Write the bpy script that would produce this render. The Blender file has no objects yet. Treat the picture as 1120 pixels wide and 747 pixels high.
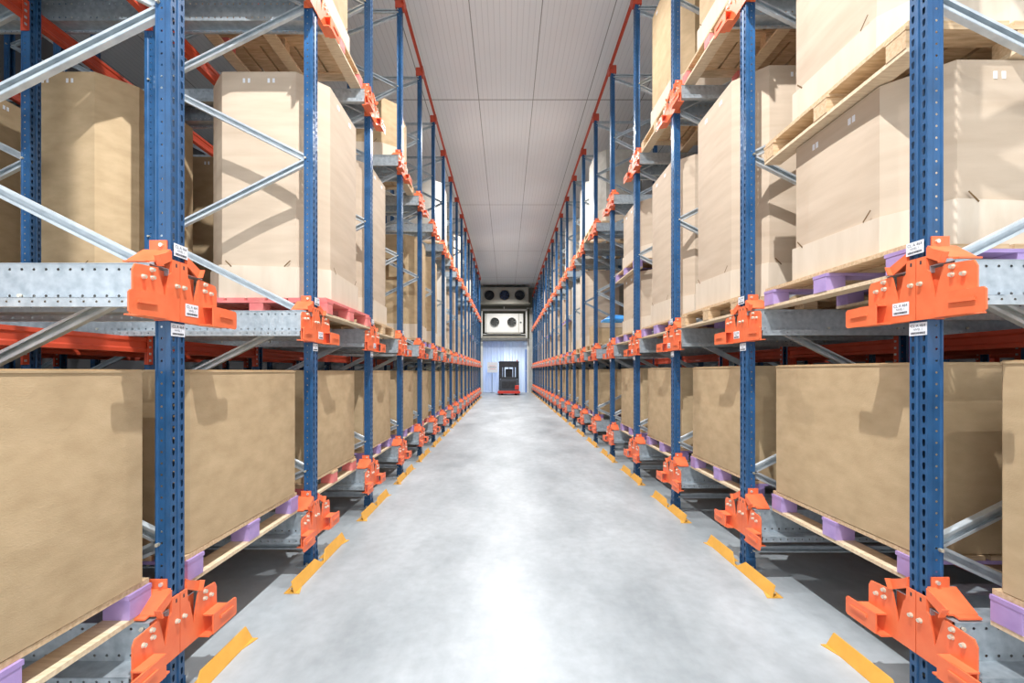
import bpy, bmesh, math, random
from mathutils import Vector, Matrix
random.seed(7)
S = bpy.context.scene
COL = S.collection
PI = math.pi
H = 1.48                 # camera height
PITCH = 1.45
WL, WR = 1.47, 1.788     # aisle faces of the two racks
Y0L, Y0R = 2.015, 1.957  # first frames in view
NL, NR = 17, 21
CEIL = 7.3
END = 31.5
LV = {'L': (0.22, 1.70, 4.235), 'R': (0.255, 1.70, 4.235)}   # underside of the rail brackets
RAILTOP = 0.225
ORD = ['nearest', 'second', 'third', 'fourth', 'fifth', 'sixth', 'seventh', 'eighth', 'ninth', 'tenth', 'eleventh',
       'twelfth', 'thirteenth', 'fourteenth', 'fifteenth', 'sixteenth', 'seventeenth', 'eighteenth', 'nineteenth',
       'twentieth', 'twenty-first', 'twenty-second']
SIDE = {'L': 'left', 'R': 'right'}

# ------------------------------------------------------------------ materials
def new_mat(name):
    m = bpy.data.materials.new(name); m.use_nodes = True
    nt = m.node_tree; nt.nodes.clear()
    out = nt.nodes.new('ShaderNodeOutputMaterial'); b = nt.nodes.new('ShaderNodeBsdfPrincipled')
    nt.links.new(b.outputs[0], out.inputs[0])
    return m, nt, b
def mottled(name, c1, c2, rough=0.5, metal=0.0, scale=6.0, bump=0.0, bscale=60.0, stretch=(1, 1, 1), detail=4.0, rr=0.0, spec=0.5):
    m, nt, b = new_mat(name)
    N = nt.nodes; L = nt.links
    tc = N.new('ShaderNodeTexCoord'); mp = N.new('ShaderNodeMapping'); mp.inputs['Scale'].default_value = stretch
    L.new(tc.outputs['Object'], mp.inputs[0])
    no = N.new('ShaderNodeTexNoise'); no.inputs['Scale'].default_value = scale; no.inputs['Detail'].default_value = detail
    L.new(mp.outputs[0], no.inputs['Vector'])
    cr = N.new('ShaderNodeValToRGB')
    cr.color_ramp.elements[0].position = 0.3; cr.color_ramp.elements[1].position = 0.7
    cr.color_ramp.elements[0].color = (*c1, 1); cr.color_ramp.elements[1].color = (*c2, 1)
    L.new(no.outputs['Fac'], cr.inputs[0]); L.new(cr.outputs[0], b.inputs['Base Color'])
    b.inputs['Metallic'].default_value = metal; b.inputs['Roughness'].default_value = rough
    b.inputs['Specular IOR Level'].default_value = spec
    if rr:
        mr = N.new('ShaderNodeMapRange'); mr.inputs['To Min'].default_value = rough - rr; mr.inputs['To Max'].default_value = rough + rr
        L.new(no.outputs['Fac'], mr.inputs[0]); L.new(mr.outputs[0], b.inputs['Roughness'])
    if bump:
        n2 = N.new('ShaderNodeTexNoise'); n2.inputs['Scale'].default_value = bscale; n2.inputs['Detail'].default_value = 3
        L.new(mp.outputs[0], n2.inputs['Vector'])
        bp = N.new('ShaderNodeBump'); bp.inputs['Strength'].default_value = bump; bp.inputs['Distance'].default_value = 0.005
        L.new(n2.outputs['Fac'], bp.inputs['Height']); L.new(bp.outputs[0], b.inputs['Normal'])
    return m
M = {}
M['blue'] = mottled('blue_paint', (0.014, 0.068, 0.165), (0.024, 0.105, 0.25), 0.32, scale=9, rr=0.08)
M['orange'] = mottled('orange_paint', (0.84, 0.155, 0.055), (0.90, 0.20, 0.075), 0.42, scale=14)
M['red_beam'] = mottled('red_orange_beam_paint', (0.50, 0.06, 0.025), (0.60, 0.08, 0.035), 0.45, scale=8)
M['galv'] = mottled('galvanised_steel', (0.38, 0.44, 0.48), (0.56, 0.62, 0.66), 0.40, metal=0.55, scale=26, rr=0.1)
M['galv_dull'] = mottled('dull_galvanised_steel', (0.50, 0.56, 0.60), (0.66, 0.72, 0.75), 0.42, metal=0.5, scale=18)
M['bolt'] = mottled('zinc_bolt', (0.72, 0.66, 0.52), (0.82, 0.78, 0.66), 0.35, metal=0.5, scale=40)
M['yellow'] = mottled('yellow_paint', (0.68, 0.34, 0.05), (0.76, 0.40, 0.07), 0.5, scale=12)
M['wood'] = mottled('pallet_wood', (0.50, 0.33, 0.18), (0.72, 0.53, 0.33), 0.75, scale=5, stretch=(2, 14, 14), detail=6)
M['wood_pale'] = mottled('pale_pallet_wood', (0.62, 0.47, 0.30), (0.80, 0.66, 0.46), 0.75, scale=5, stretch=(2, 14, 14), detail=6)
M['purple'] = mottled('purple_pallet_paint', (0.36, 0.25, 0.52), (0.47, 0.34, 0.63), 0.65, scale=10)
M['pink'] = mottled('pink_red_pallet_paint', (0.72, 0.17, 0.17), (0.82, 0.27, 0.24), 0.6, scale=10)
M['kraft'] = mottled('kraft_cardboard', (0.47, 0.34, 0.195), (0.57, 0.42, 0.25), 0.8, scale=7, bump=0.2, bscale=110, stretch=(1, 1, 2), detail=5, spec=0.25)
M['kraft_pale_lit'] = mottled('pale_lit_cardboard', (0.52, 0.41, 0.30), (0.61, 0.495, 0.375), 0.75, scale=1.8, bump=0.12, bscale=60, stretch=(1, 1, 7), detail=5, spec=0.3)  # kraft lightened for front bins: strong overhead light put into the colour
M['kraft_tray'] = mottled('pale_cardboard_tray', (0.64, 0.54, 0.42), (0.70, 0.60, 0.48), 0.75, scale=3, bump=0.1, bscale=50, stretch=(5, 5, 1), spec=0.3)
M['white_board'] = mottled('white_cardboard', (0.62, 0.57, 0.49), (0.68, 0.63, 0.55), 0.7, scale=2, stretch=(1, 1, 5), spec=0.3)
M['wrap'] = mottled('grey_plastic_film', (0.45, 0.42, 0.36), (0.62, 0.59, 0.52), 0.25, scale=7, bump=0.6, bscale=14, spec=0.6)
M['liner'] = mottled('milky_plastic_liner', (0.68, 0.70, 0.60), (0.80, 0.81, 0.72), 0.3, scale=6, bump=0.7, bscale=16, spec=0.6)
M['ink'] = mottled('dark_print', (0.03, 0.03, 0.035), (0.06, 0.06, 0.07), 0.7)
M['brown_ink'] = mottled('brown_print', (0.14, 0.08, 0.03), (0.18, 0.10, 0.04), 0.8)
M['label'] = mottled('white_label_paper', (0.80, 0.83, 0.88), (0.86, 0.88, 0.92), 0.45)
M['blue_bag'] = mottled('blue_plastic', (0.04, 0.25, 0.70), (0.08, 0.38, 0.85), 0.35, scale=10, bump=0.4, bscale=20)
M['black'] = mottled('black_steel', (0.018, 0.02, 0.024), (0.035, 0.038, 0.045), 0.4)
M['dark_grey'] = mottled('dark_grey_plastic', (0.045, 0.055, 0.07), (0.07, 0.08, 0.10), 0.45)
M['truck_red'] = mottled('truck_red_paint', (0.60, 0.03, 0.02), (0.70, 0.05, 0.03), 0.35)
M['white_steel'] = mottled('white_enamelled_steel', (0.72, 0.73, 0.70), (0.80, 0.80, 0.77), 0.4, scale=3)
M['cream_steel'] = mottled('cream_grey_steel', (0.34, 0.33, 0.28), (0.44, 0.42, 0.36), 0.45, scale=3)
M['fan_dark'] = mottled('dark_fan_plastic', (0.02, 0.025, 0.03), (0.035, 0.045, 0.06), 0.4)
M['fan_blue'] = mottled('blue_fan_plastic', (0.03, 0.07, 0.18), (0.05, 0.10, 0.24), 0.4)
M['fan_grey'] = mottled('grey_fan_plastic', (0.10, 0.11, 0.10), (0.16, 0.17, 0.16), 0.4)
M['olive'] = mottled('olive_grey_panel', (0.12, 0.12, 0.085), (0.17, 0.17, 0.125), 0.6, scale=2)
M['endwall'] = mottled('olive_grey_wall_panel', (0.17, 0.17, 0.13), (0.22, 0.22, 0.17), 0.6, scale=1.2)
M['sidewall'] = mottled('grey_wall_panel', (0.10, 0.10, 0.105), (0.14, 0.14, 0.145), 0.6, scale=1.0)
M['blue_wall'] = mottled('blue_wall_panel', (0.10, 0.20, 0.55), (0.18, 0.32, 0.70), 0.5, scale=0.8)

def mat_floor():
    m, nt, b = new_mat('polished_concrete'); N = nt.nodes; L = nt.links
    tc = N.new('ShaderNodeTexCoord')
    mp = N.new('ShaderNodeMapping'); mp.inputs['Scale'].default_value = (1.0, 0.45, 1); L.new(tc.outputs['Object'], mp.inputs[0])
    n1 = N.new('ShaderNodeTexNoise'); n1.inputs['Scale'].default_value = 1.3; n1.inputs['Detail'].default_value = 7; n1.inputs['Roughness'].default_value = 0.62
    L.new(mp.outputs[0], n1.inputs['Vector'])
    cr = N.new('ShaderNodeValToRGB'); e = cr.color_ramp.elements
    e[0].position = 0.32; e[0].color = (0.26, 0.29, 0.305, 1); e[1].position = 0.68; e[1].color = (0.46, 0.495, 0.515, 1)
    L.new(n1.outputs['Fac'], cr.inputs[0])
    n2 = N.new('ShaderNodeTexNoise'); n2.inputs['Scale'].default_value = 14; n2.inputs['Detail'].default_value = 6
    L.new(tc.outputs['Object'], n2.inputs['Vector'])
    mx = N.new('ShaderNodeMix'); mx.data_type = 'RGBA'; mx.blend_type = 'OVERLAY'; mx.inputs['Factor'].default_value = 0.22
    L.new(cr.outputs[0], mx.inputs[6]); L.new(n2.outputs['Color'], mx.inputs[7])
    bw = N.new('ShaderNodeRGBToBW'); L.new(n2.outputs['Color'], bw.inputs[0]); L.new(bw.outputs[0], mx.inputs[7])
    L.new(mx.outputs[2], b.inputs['Base Color'])
    mr = N.new('ShaderNodeMapRange'); mr.inputs['To Min'].default_value = 0.30; mr.inputs['To Max'].default_value = 0.5
    L.new(n1.outputs['Fac'], mr.inputs[0]); L.new(mr.outputs[0], b.inputs['Roughness'])
    b.inputs['Specular IOR Level'].default_value = 0.45
    return m
M['floor'] = mat_floor()
def mat_ceiling():
    m, nt, b = new_mat('white_ribbed_ceiling_panel'); N = nt.nodes; L = nt.links
    tc = N.new('ShaderNodeTexCoord'); sp = N.new('ShaderNodeSeparateXYZ'); L.new(tc.outputs['Object'], sp.inputs[0])
    def line(sock, period, off, width):
        a = N.new('ShaderNodeMath'); a.operation = 'ADD'; L.new(sock, a.inputs[0]); a.inputs[1].default_value = off + 1000 * period
        f = N.new('ShaderNodeMath'); f.operation = 'MODULO'; L.new(a.outputs[0], f.inputs[0]); f.inputs[1].default_value = period
        c = N.new('ShaderNodeMath'); c.operation = 'LESS_THAN'; L.new(f.outputs[0], c.inputs[0]); c.inputs[1].default_value = width
        return c.outputs[0]
    j1 = line(sp.outputs['X'], 1.16, 0.60, 0.016)
    j2 = line(sp.outputs['Y'], 6.1, -9.65 + 6.1, 0.03)
    mxj = N.new('ShaderNodeMath'); mxj.operation = 'MAXIMUM'; L.new(j1, mxj.inputs[0]); L.new(j2, mxj.inputs[1])
    rib = line(sp.outputs['X'], 0.0967, 0.60, 0.012)
    n = N.new('ShaderNodeTexNoise'); n.inputs['Scale'].default_value = 0.6; L.new(tc.outputs['Object'], n.inputs['Vector'])
    cr = N.new('ShaderNodeValToRGB'); e = cr.color_ramp.elements
    e[0].position = 0.3; e[0].color = (0.82, 0.84, 0.86, 1); e[1].position = 0.7; e[1].color = (0.88, 0.90, 0.92, 1)
    L.new(n.outputs['Fac'], cr.inputs[0])
    m1 = N.new('ShaderNodeMix'); m1.data_type = 'RGBA'; L.new(rib, m1.inputs['Factor']); L.new(cr.outputs[0], m1.inputs[6]); m1.inputs[7].default_value = (0.74, 0.76, 0.78, 1)
    m2 = N.new('ShaderNodeMix'); m2.data_type = 'RGBA'; L.new(mxj.outputs[0], m2.inputs['Factor']); L.new(m1.outputs[2], m2.inputs[6]); m2.inputs[7].default_value = (0.30, 0.30, 0.30, 1)
    L.new(m2.outputs[2], b.inputs['Base Color'])
    n3 = N.new('ShaderNodeTexNoise'); n3.inputs['Scale'].default_value = 1.0
    mp = N.new('ShaderNodeMapping'); mp.inputs['Scale'].default_value = (3.0, 0.35, 1); L.new(tc.outputs['Object'], mp.inputs[0]); L.new(mp.outputs[0], n3.inputs['Vector'])
    bp = N.new('ShaderNodeBump'); bp.inputs['Strength'].default_value = 0.25; bp.inputs['Distance'].default_value = 0.03; L.new(n3.outputs['Fac'], bp.inputs['Height'])
    L.new(bp.outputs[0], b.inputs['Normal'])
    b.inputs['Roughness'].default_value = 0.3
    return m
M['ceiling'] = mat_ceiling()
def mat_strip():
    m, nt, b = new_mat('clear_blue_pvc_strip'); N = nt.nodes; L = nt.links
    b.inputs['Base Color'].default_value = (0.70, 0.80, 0.95, 1); b.inputs['Roughness'].default_value = 0.25
    b.inputs['Transmission Weight'].default_value = 0.0
    tr = N.new('ShaderNodeBsdfTransparent'); tr.inputs[0].default_value = (0.80, 0.88, 1.0, 1)
    tl = N.new('ShaderNodeBsdfTranslucent'); tl.inputs[0].default_value = (0.75, 0.83, 0.96, 1)
    m1 = N.new('ShaderNodeMixShader'); m1.inputs[0].default_value = 0.35
    L.new(b.outputs[0], m1.inputs[1]); L.new(tl.outputs[0], m1.inputs[2])
    m2 = N.new('ShaderNodeMixShader'); m2.inputs[0].default_value = 0.22
    L.new(m1.outputs[0], m2.inputs[1]); L.new(tr.outputs[0], m2.inputs[2])
    L.new(m2.outputs[0], N['Material Output'].inputs[0])
    return m
M['strip'] = mat_strip()

# ------------------------------------------------------------------ mesh helpers
class MB:
    """collects shapes for ONE mesh"""
    def __init__(self): self.bm = bmesh.new(); self.mats = []
    def mi(self, m):
        if m not in self.mats: self.mats.append(m)
        return self.mats.index(m)
    def face(self, pts, m):
        vs = [self.bm.verts.new(p) for p in pts]
        f = self.bm.faces.new(vs); f.material_index = self.mi(m); return f
    def box(self, x0, x1, y0, y1, z0, z1, m):
        self.prism([(x0, y0), (x1, y0), (x1, y1), (x0, y1)], 'z', z0, z1, m)
    def prism(self, pts, axis, a, b, m):
        if a > b: a, b = b, a
        def P(p, t):
            if axis == 'z': return (p[0], p[1], t)
            if axis == 'x': return (t, p[0], p[1])
            return (p[0], t, p[1])
        lo = [self.bm.verts.new(P(p, a)) for p in pts]; hi = [self.bm.verts.new(P(p, b)) for p in pts]
        k = self.mi(m); n = len(pts); fs = [self.bm.faces.new(lo), self.bm.faces.new(hi)]
        for i in range(n): fs.append(self.bm.faces.new((lo[i], lo[(i + 1) % n], hi[(i + 1) % n], hi[i])))
        for f in fs: f.material_index = k
    def cyl(self, c, axis, r, l, m, n=8, r2=None):
        r2 = r if r2 is None else r2
        A = {'x': (1, 0, 0), 'y': (0, 1, 0), 'z': (0, 0, 1)}[axis] if isinstance(axis, str) else axis
        d = Vector(A).normalized(); q = d.to_track_quat('Z', 'Y'); c = Vector(c)
        lo = [self.bm.verts.new(c + q @ Vector((r * math.cos(2 * PI * i / n), r * math.sin(2 * PI * i / n), 0))) for i in range(n)]
        hi = [self.bm.verts.new(c + d * l + q @ Vector((r2 * math.cos(2 * PI * i / n), r2 * math.sin(2 * PI * i / n), 0))) for i in range(n)]
        k = self.mi(m); fs = [self.bm.faces.new(lo), self.bm.faces.new(hi)]
        for i in range(n): fs.append(self.bm.faces.new((lo[i], lo[(i + 1) % n], hi[(i + 1) % n], hi[i])))
        for f in fs: f.material_index = k
    def bar(self, p, q, w, t, m, up=(0, 0, 1)):
        """rectangular bar from p to q; w across 'up', t along it"""
        p = Vector(p); q = Vector(q); d = (q - p).normalized(); s = d.cross(Vector(up)).normalized(); u = s.cross(d)
        k = self.mi(m); R = []
        for c in (p, q):
            R.append([self.bm.verts.new(c + s * a * w / 2 + u * b * t / 2) for a, b in ((-1, -1), (1, -1), (1, 1), (-1, 1))])
        fs = [self.bm.faces.new(R[0]), self.bm.faces.new(R[1])]
        for i in range(4): fs.append(self.bm.faces.new((R[0][i], R[0][(i + 1) % 4], R[1][(i + 1) % 4], R[1][i])))
        for f in fs: f.material_index = k
    def add_mesh(self, me, mat4, m):
        b2 = bmesh.new(); b2.from_mesh(me); k = self.mi(m)
        mp = {v: self.bm.verts.new(mat4 @ v.co) for v in b2.verts}
        for f in b2.faces:
            try:
                g = self.bm.faces.new([mp[v] for v in f.verts]); g.material_index = k
            except ValueError: pass
        b2.free()
    def holed_strip(self, origin, U, V, u0, u1, v0, n, cell, hole, hc, m):
        """strip along V of n cells each with a polygonal hole (hole: pts relative to cell centre)"""
        o = Vector(origin); U = Vector(U); V = Vector(V); k = self.mi(m)
        P = lambda u, v: o + U * u + V * v
        nh = len(hole)
        prev = None
        for i in range(n):
            a = v0 + i * cell; b = a + cell; c = (a + b) / 2
            if prev is None: bl = self.bm.verts.new(P(u0, a)); br = self.bm.verts.new(P(u1, a))
            else: bl, br = prev
            tl = self.bm.verts.new(P(u0, b)); tr = self.bm.verts.new(P(u1, b)); prev = (tl, tr)
            hv = [self.bm.verts.new(P(hc + p[0], c + p[1])) for p in hole]
            # hole pts order: start bottom-left going ccw: quarter the ring by corners
            q = nh // 4
            idx = [0, q, 2 * q, 3 * q]; cs = [bl, br, tr, tl]
            for j in range(4):
                seg = [hv[(idx[j] + s) % nh] for s in range((q if j < 3 else nh - 3 * q) + 1)]
                f = self.bm.faces.new([cs[j], cs[(j + 1) % 4]] + seg[::-1]); f.material_index = k
    def mesh(self, name, smooth=False, recalc=True):
        if recalc: bmesh.ops.recalc_face_normals(self.bm, faces=self.bm.faces)
        me = bpy.data.meshes.new(name); self.bm.to_mesh(me); self.bm.free()
        for m in self.mats: me.materials.append(M[m] if isinstance(m, str) else m)
        if smooth:
            for p in me.polygons: p.use_smooth = True
        return me
def obj(name, me, parent=None, loc=(0, 0, 0), rot=(0, 0, 0), label=None):
    o = bpy.data.objects.new(name, me); COL.objects.link(o); o.location = loc; o.rotation_euler = rot
    if parent: o.parent = parent
    if label: o['label'] = label
    return o
def tag(o, label, cat, group=None, kind=None):
    if label: o['label'] = label
    if cat: o['category'] = cat
    if group: o['group'] = group
    if kind: o['kind'] = kind
    return o
def empty(name, loc, rz=0.0):
    o = bpy.data.objects.new(name, None); COL.objects.link(o); o.location = loc; o.rotation_euler = (0, 0, rz); o.empty_display_size = 0.1
    return o
def wall(name, me):
    o = obj(name, me); o['kind'] = 'structure'; return o

def place(side, k=0, depth=0.0, dy=0.0, z=0.0):
    """rack-local (+x to the aisle) to world location; k = frame index"""
    if side == 'L': return (-WL - depth, Y0L + PITCH * k + dy, z), 0.0
    return (WR + depth, Y0R + PITCH * k + dy, z), PI

# ------------------------------------------------------------------ rack parts (shared meshes)
TOP = 6.64
HOLE = [(-0.0062, -0.006), (-0.0035, -0.016), (0.0035, -0.016), (0.0062, -0.006), (0.0075, 0.006), (0.005, 0.014), (-0.005, 0.014), (-0.0075, 0.006)]
SH = [(-0.0035, -0.0035), (0, -0.005), (0.0035, -0.0035), (0.005, 0), (0.0035, 0.0035), (0, 0.005), (-0.0035, 0.0035), (-0.005, 0)]
def upright_mesh():
    b = MB(); n = int(TOP / 0.05); zt = n * 0.05
    hw = 0.0425; dp = 0.068
    # front flats with keyhole slots, recessed centre groove
    b.holed_strip((0, 0, 0), (0, 1, 0), (0, 0, 1), -hw, -0.009, 0, n, 0.05, HOLE, -0.0255, 'blue')
    b.holed_strip((0, 0, 0), (0, 1, 0), (0, 0, 1), 0.009, hw, 0, n, 0.05, HOLE, 0.0255, 'blue')
    Z = lambda x, y, x2, y2: b.face([(x, y, 0), (x2, y2, 0), (x2, y2, zt), (x, y, zt)], 'blue')
    Z(0, -0.009, -0.006, -0.006); Z(-0.006, -0.006, -0.006, 0.006); Z(-0.006, 0.006, 0, 0.009)
    for s in (-1, 1):
        Z(0, s * hw, -0.022, s * hw); Z(-0.022, s * hw, -0.027, s * (hw - 0.006))
        # side web with small holes
        b.holed_strip((0, s * (hw - 0.006), 0), (1, 0, 0), (0, 0, 1), -0.058, -0.027, 0, n, 0.05, SH, -0.044, 'blue')
        Z(-0.058, s * (hw - 0.006), -0.062, s * hw); Z(-0.062, s * hw, -dp, s * hw); Z(-dp, s * hw, -dp, s * (hw - 0.018))
    # dark interior liner keeps daylight from passing straight through both webs
    return b.mesh('upright', recalc=False)
def foot_mesh():
    b = MB(); b.box(-0.115, 0.035, -0.075, 0.075, 0, 0.010, 'galv')
    for y in (-0.058, 0.058): b.cyl((-0.04, y, 0.01), 'z', 0.011, 0.018, 'bolt', 6)
    b.box(-0.070, 0.002, -0.048, -0.043, 0.010, 0.09, 'blue'); b.box(-0.070, 0.002, 0.043, 0.048, 0.010, 0.09, 'blue')
    return b.mesh('foot_plate')
def brace_mesh(z0, z1, yd):
    """C-section diagonal from (front, z0) to (back, z1); open side towards yd"""
    b = MB(); p = Vector((-0.045, 0, z0)); q = Vector((-1.235, 0, z1)); d = (q - p).normalized(); n = Vector((d.z, 0, -d.x))
    if n.z < 0: n = -n
    w = 0.024; t = 0.003; dep = 0.028
    b.bar(p + Vector((0, -yd * dep / 2, 0)), q + Vector((0, -yd * dep / 2, 0)), t, 2 * w, 'galv_dull', up=n)
    for s in (-1, 1):
        b.bar(p + n * s * w, q + n * s * w, dep, t, 'galv_dull', up=n)
        b.bar(p + n * s * (w - 0.006) + Vector((0, yd * dep / 2, 0)), q + n * s * (w - 0.006) + Vector((0, yd * dep / 2, 0)), t, 0.012, 'galv_dull', up=n)
    for e in (p, q): b.cyl((e.x - 0.012, -0.052, e.z), 'y', 0.008, 0.104, 'bolt', 6)
    return b.mesh('brace')
def bracket_mesh(bolts=True):
    b = MB(); O = 'orange'
    for s in (-1, 1):
        Y = lambda pts: [(s * y, z) for y, z in pts]
        # body plate, with the V notch
        b.prism(Y([(.002, 0), (.14, 0), (.255, 0), (.255, .18), (.242, .205), (.125, .215), (.118, .20), (.088, .085), (.062, .198), (.05, .21), (.046, .268), (.002, .268)]), 'x', 0.004, 0.011, O)
        b.prism(Y([(.05, .07), (.13, .07), (.13, .215), (.05, .215)]), 'x', -0.024, -0.019, O)      # recessed back of the notch
        b.prism(Y([(.019, .238), (.027, .238), (.027, .254), (.019, .254)]), 'x', 0.0108, 0.0118, 'ink')
        # lip box: outer plate, top, bottom
        b.prism(Y([(.15, -.003), (.325, -.003), (.335, .006), (.335, .078), (.325, .088), (.15, .092)]), 'x', 0.056, 0.063, O)
        b.prism(Y([(.15, .085), (.262, .085), (.262, .092), (.15, .092)]), 'x', 0.008, 0.058, O)
        b.prism(Y([(.125, -.003), (.262, -.003), (.262, .004), (.125, .004)]), 'x', 0.008, 0.058, O)
        b.prism(Y([(.20, .046), (.30, .042), (.30, .056), (.20, .060)]), 'x', 0.062, 0.070, O)           # pressed rib
        # centring guide sloping from the upright down on to the rail, with ledge and front horn
        b.prism(Y([(.046, .305), (.135, .236), (.135, .243), (.046, .312)]), 'x', -0.118, 0.004, O)
        b.prism(Y([(.132, .234), (.158, .231), (.158, .238), (.132, .242)]), 'x', -0.112, -0.02, O)
        b.prism(Y([(.046, .305), (.135, .262), (.118, .222), (.046, .262)]), 'x', 0.002, 0.009, O)
        b.prism(Y([(.118, .222), (.135, .262), (.140, .262), (.123, .222)]), 'x', 0.002, 0.030, O)
        # back saddle that carries the rail end, side cheek on the upright
        b.prism(Y([(.0435, 0), (.050, 0), (.050, .30), (.0435, .30)]), 'x', -0.066, 0.004, O)
        b.prism(Y([(.046, 0), (.255, 0), (.255, .006), (.046, .006)]), 'x', -0.025, 0.006, O)
        # tab with its bolt
        b.prism(Y([(.0435, .29), (.049, .29), (.049, .352), (.0435, .352)]), 'x', -0.088, -0.012, O)
        b.cyl((-0.035, s * .049, .33), (0, s, 0), 0.009, 0.008, 'bolt', 8)
        if bolts:
            for (y, z) in ((.022, .155), (.160, .165), (.206, .160), (.163, .197)): b.cyl((0.010, s * y, z), 'x', 0.0095, 0.012, 'bolt', 8)
    return b.mesh('rail_bracket')
def bolt_mesh():
    b = MB(); b.cyl((0, 0, 0), 'x', 0.0105, 0.003, 'bolt', 12); b.cyl((0.003, 0, 0), 'x', 0.0085, 0.010, 'bolt', 6); return b.mesh('bolt')
def text_mesh(s, size):
    cu = bpy.data.curves.new('t', 'FONT'); cu.body = s; cu.size = size; cu.align_x = 'CENTER'; cu.align_y = 'CENTER'
    o = bpy.data.objects.new('t', cu); COL.objects.link(o); bpy.context.view_layer.update()
    me = bpy.data.meshes.new_from_object(o.evaluated_get(bpy.context.evaluated_depsgraph_get())); bpy.data.objects.remove(o)
    return me
def sticker_mesh():
    b = MB(); b.prism([(-.042, -.028), (.042, -.028), (.042, .028), (-.042, .028)], 'x', 0, 0.0012, 'label')
    R = Matrix(((0, 0, 1, 0.0016), (1, 0, 0, 0), (0, 1, 0, 0), (0, 0, 0, 1)))
    for s, sz, z in (('CL A 464', .018, .014), ('NIVEL 1', .013, -.002)):
        b.add_mesh(text_mesh(s, sz), Matrix.Translation((0, 0, z)) @ R, 'ink')
    r = random.Random(3); y = -.034
    while y < .032:
        w = r.choice((.0012, .002, .003)); b.prism([(y, -.022), (y + w, -.022), (y + w, -.013), (y, -.013)], 'x', 0.0012, 0.0018, 'ink'); y += w + r.choice((.0012, .002))
    return b.mesh('label_sticker')
RAIL_LEN = 6.0
def rail_mesh(s):
    """shuttle rail on side s of its frame: top flange, perforated web, running flange and lip"""
    b = MB(); G = 'galv'; x0 = 0.0; x1 = -RAIL_LEN; t = .003
    T = RAILTOP; wy = .160; fy = .262; wb = .068; lb = .034
    b.prism([(s * .052, T - t), (s * (wy + .004), T - t), (s * (wy + .004), T), (s * .052, T)], 'x', x0, x1, G)
    b.prism([(s * .052, T - .03), (s * .056, T - .03), (s * .056, T - t), (s * .052, T - t)], 'x', x0, x1, G)
    # perforated part of the web (first 3 m), then plain
    n = 60; c = 0.05
    H1 = [(-p[0] * 1.2, p[1] * 1.2) for p in SH][::-1]
    H1 = [(p[0] * 1.2, p[1] * 1.2) for p in SH]
    y = s * wy
    for z0, z1, hc in ((wb, wb + .05, wb + .022), (T - .05, T - t, T - .026)):
        b.holed_strip((-n * c, y, 0), (0, 0, 1), (1, 0, 0), z0, z1, 0, n, c, H1, hc, G)
    b.face([(0, y, wb + .05), (-n * c, y, wb + .05), (-n * c, y, T - .05), (0, y, T - .05)], G)
    b.face([(-n * c, y, wb), (x1, y, wb), (x1, y, T - t), (-n * c, y, T - t)], G)
    b.prism([(s * wy, wb - t), (s * fy, wb - t), (s * fy, wb), (s * wy, wb)], 'x', x0, x1, G)
    b.holed_strip((-n * c, s * fy, 0), (0, 0, 1), (1, 0, 0), lb, wb, 0, n, c, SH, (lb + wb) / 2, G)
    b.face([(-n * c, s * fy, lb), (x1, s * fy, lb), (x1, s * fy, wb), (-n * c, s * fy, wb)], G)
    b.prism([(s * (fy - .02), lb - t), (s * fy, lb - t), (s * fy, lb), (s * (fy - .02), lb)], 'x', x0, x1, G)
    for i in range(6):
        b.cyl((-0.03 - i * .5, y, wb + .022), (0, s, 0), .008, .009, 'bolt', 6)
        if i % 2 == 0: b.cyl((-0.03 - i * .5, y, T - .026), (0, s, 0), .008, .009, 'bolt', 6)
    return b.mesh('shuttle_rail', recalc=False)
def beam_mesh(m='red_beam'):
    """cross beam along y between two frames, top at z=0, with hooked end connectors"""
    L = PITCH - .092; b = MB(); h = L / 2
    b.prism([(-.025, -.11), (.025, -.11), (.025, -.085), (.015, -.075), (.015, -.035), (.025, -.025), (.025, 0), (-.025, 0), (-.025, -.025), (-.015, -.035), (-.015, -.075), (-.025, -.085)], 'y', -h, h, m)
    return b.mesh('bar_body')
def conn_mesh():
    b = MB(); m = 'red_beam'
    b.box(-.03, .03, -.003, .003, -.20, .02, m); b.box(.026, .032, -.045, .003, -.20, .02, m)
    for z in (-.17, -.12, -.07, -.02): b.box(.031, .036, -.034, -.018, z - .008, z + .008, 'galv')
    return b.mesh('end_connector')

ME = {'upright': upright_mesh(), 'foot': foot_mesh(), 'bracket': bracket_mesh(True), 'bracket0': bracket_mesh(False), 'bolt': bolt_mesh(),
      'sticker': sticker_mesh(), 'rail+': rail_mesh(1), 'rail-': rail_mesh(-1), 'beam': beam_mesh(), 'conn': conn_mesh()}
FN = [0.72, 1.91, 3.10, 4.29, 5.48]; BN = [1.315, 2.505, 3.695, 4.885, 6.075]
for sd, yd in (('L', -1), ('R', 1)):
    ME['up' + sd] = brace_mesh(0, .595, yd); ME['dn' + sd] = brace_mesh(0, -.595, yd)
    ME['flat' + sd] = brace_mesh(0, 0, yd); ME['top' + sd] = brace_mesh(0.44, 0, yd); ME['low' + sd] = brace_mesh(0, -.55, yd)
def cap_mesh():
    b = MB(); b.box(-.092, .03, -.05, .05, TOP - .06, TOP + .075, 'red_beam'); b.box(.03, .036, -.09, .09, TOP - .01, TOP + .07, 'red_beam')
    return b.mesh('upright_cap')
ME['cap'] = cap_mesh()
def tie_mesh():
    b = MB(); L = PITCH / 2 - .051
    b.prism([(.0, TOP), (.03, TOP), (.03, TOP + .006), (.006, TOP + .006), (.006, TOP + .064), (.03, TOP + .064), (.03, TOP + .07), (.0, TOP + .07)], 'y', -L, L, 'red_beam')
    return b.mesh('tie_bar')
ME['tie'] = tie_mesh()

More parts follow.
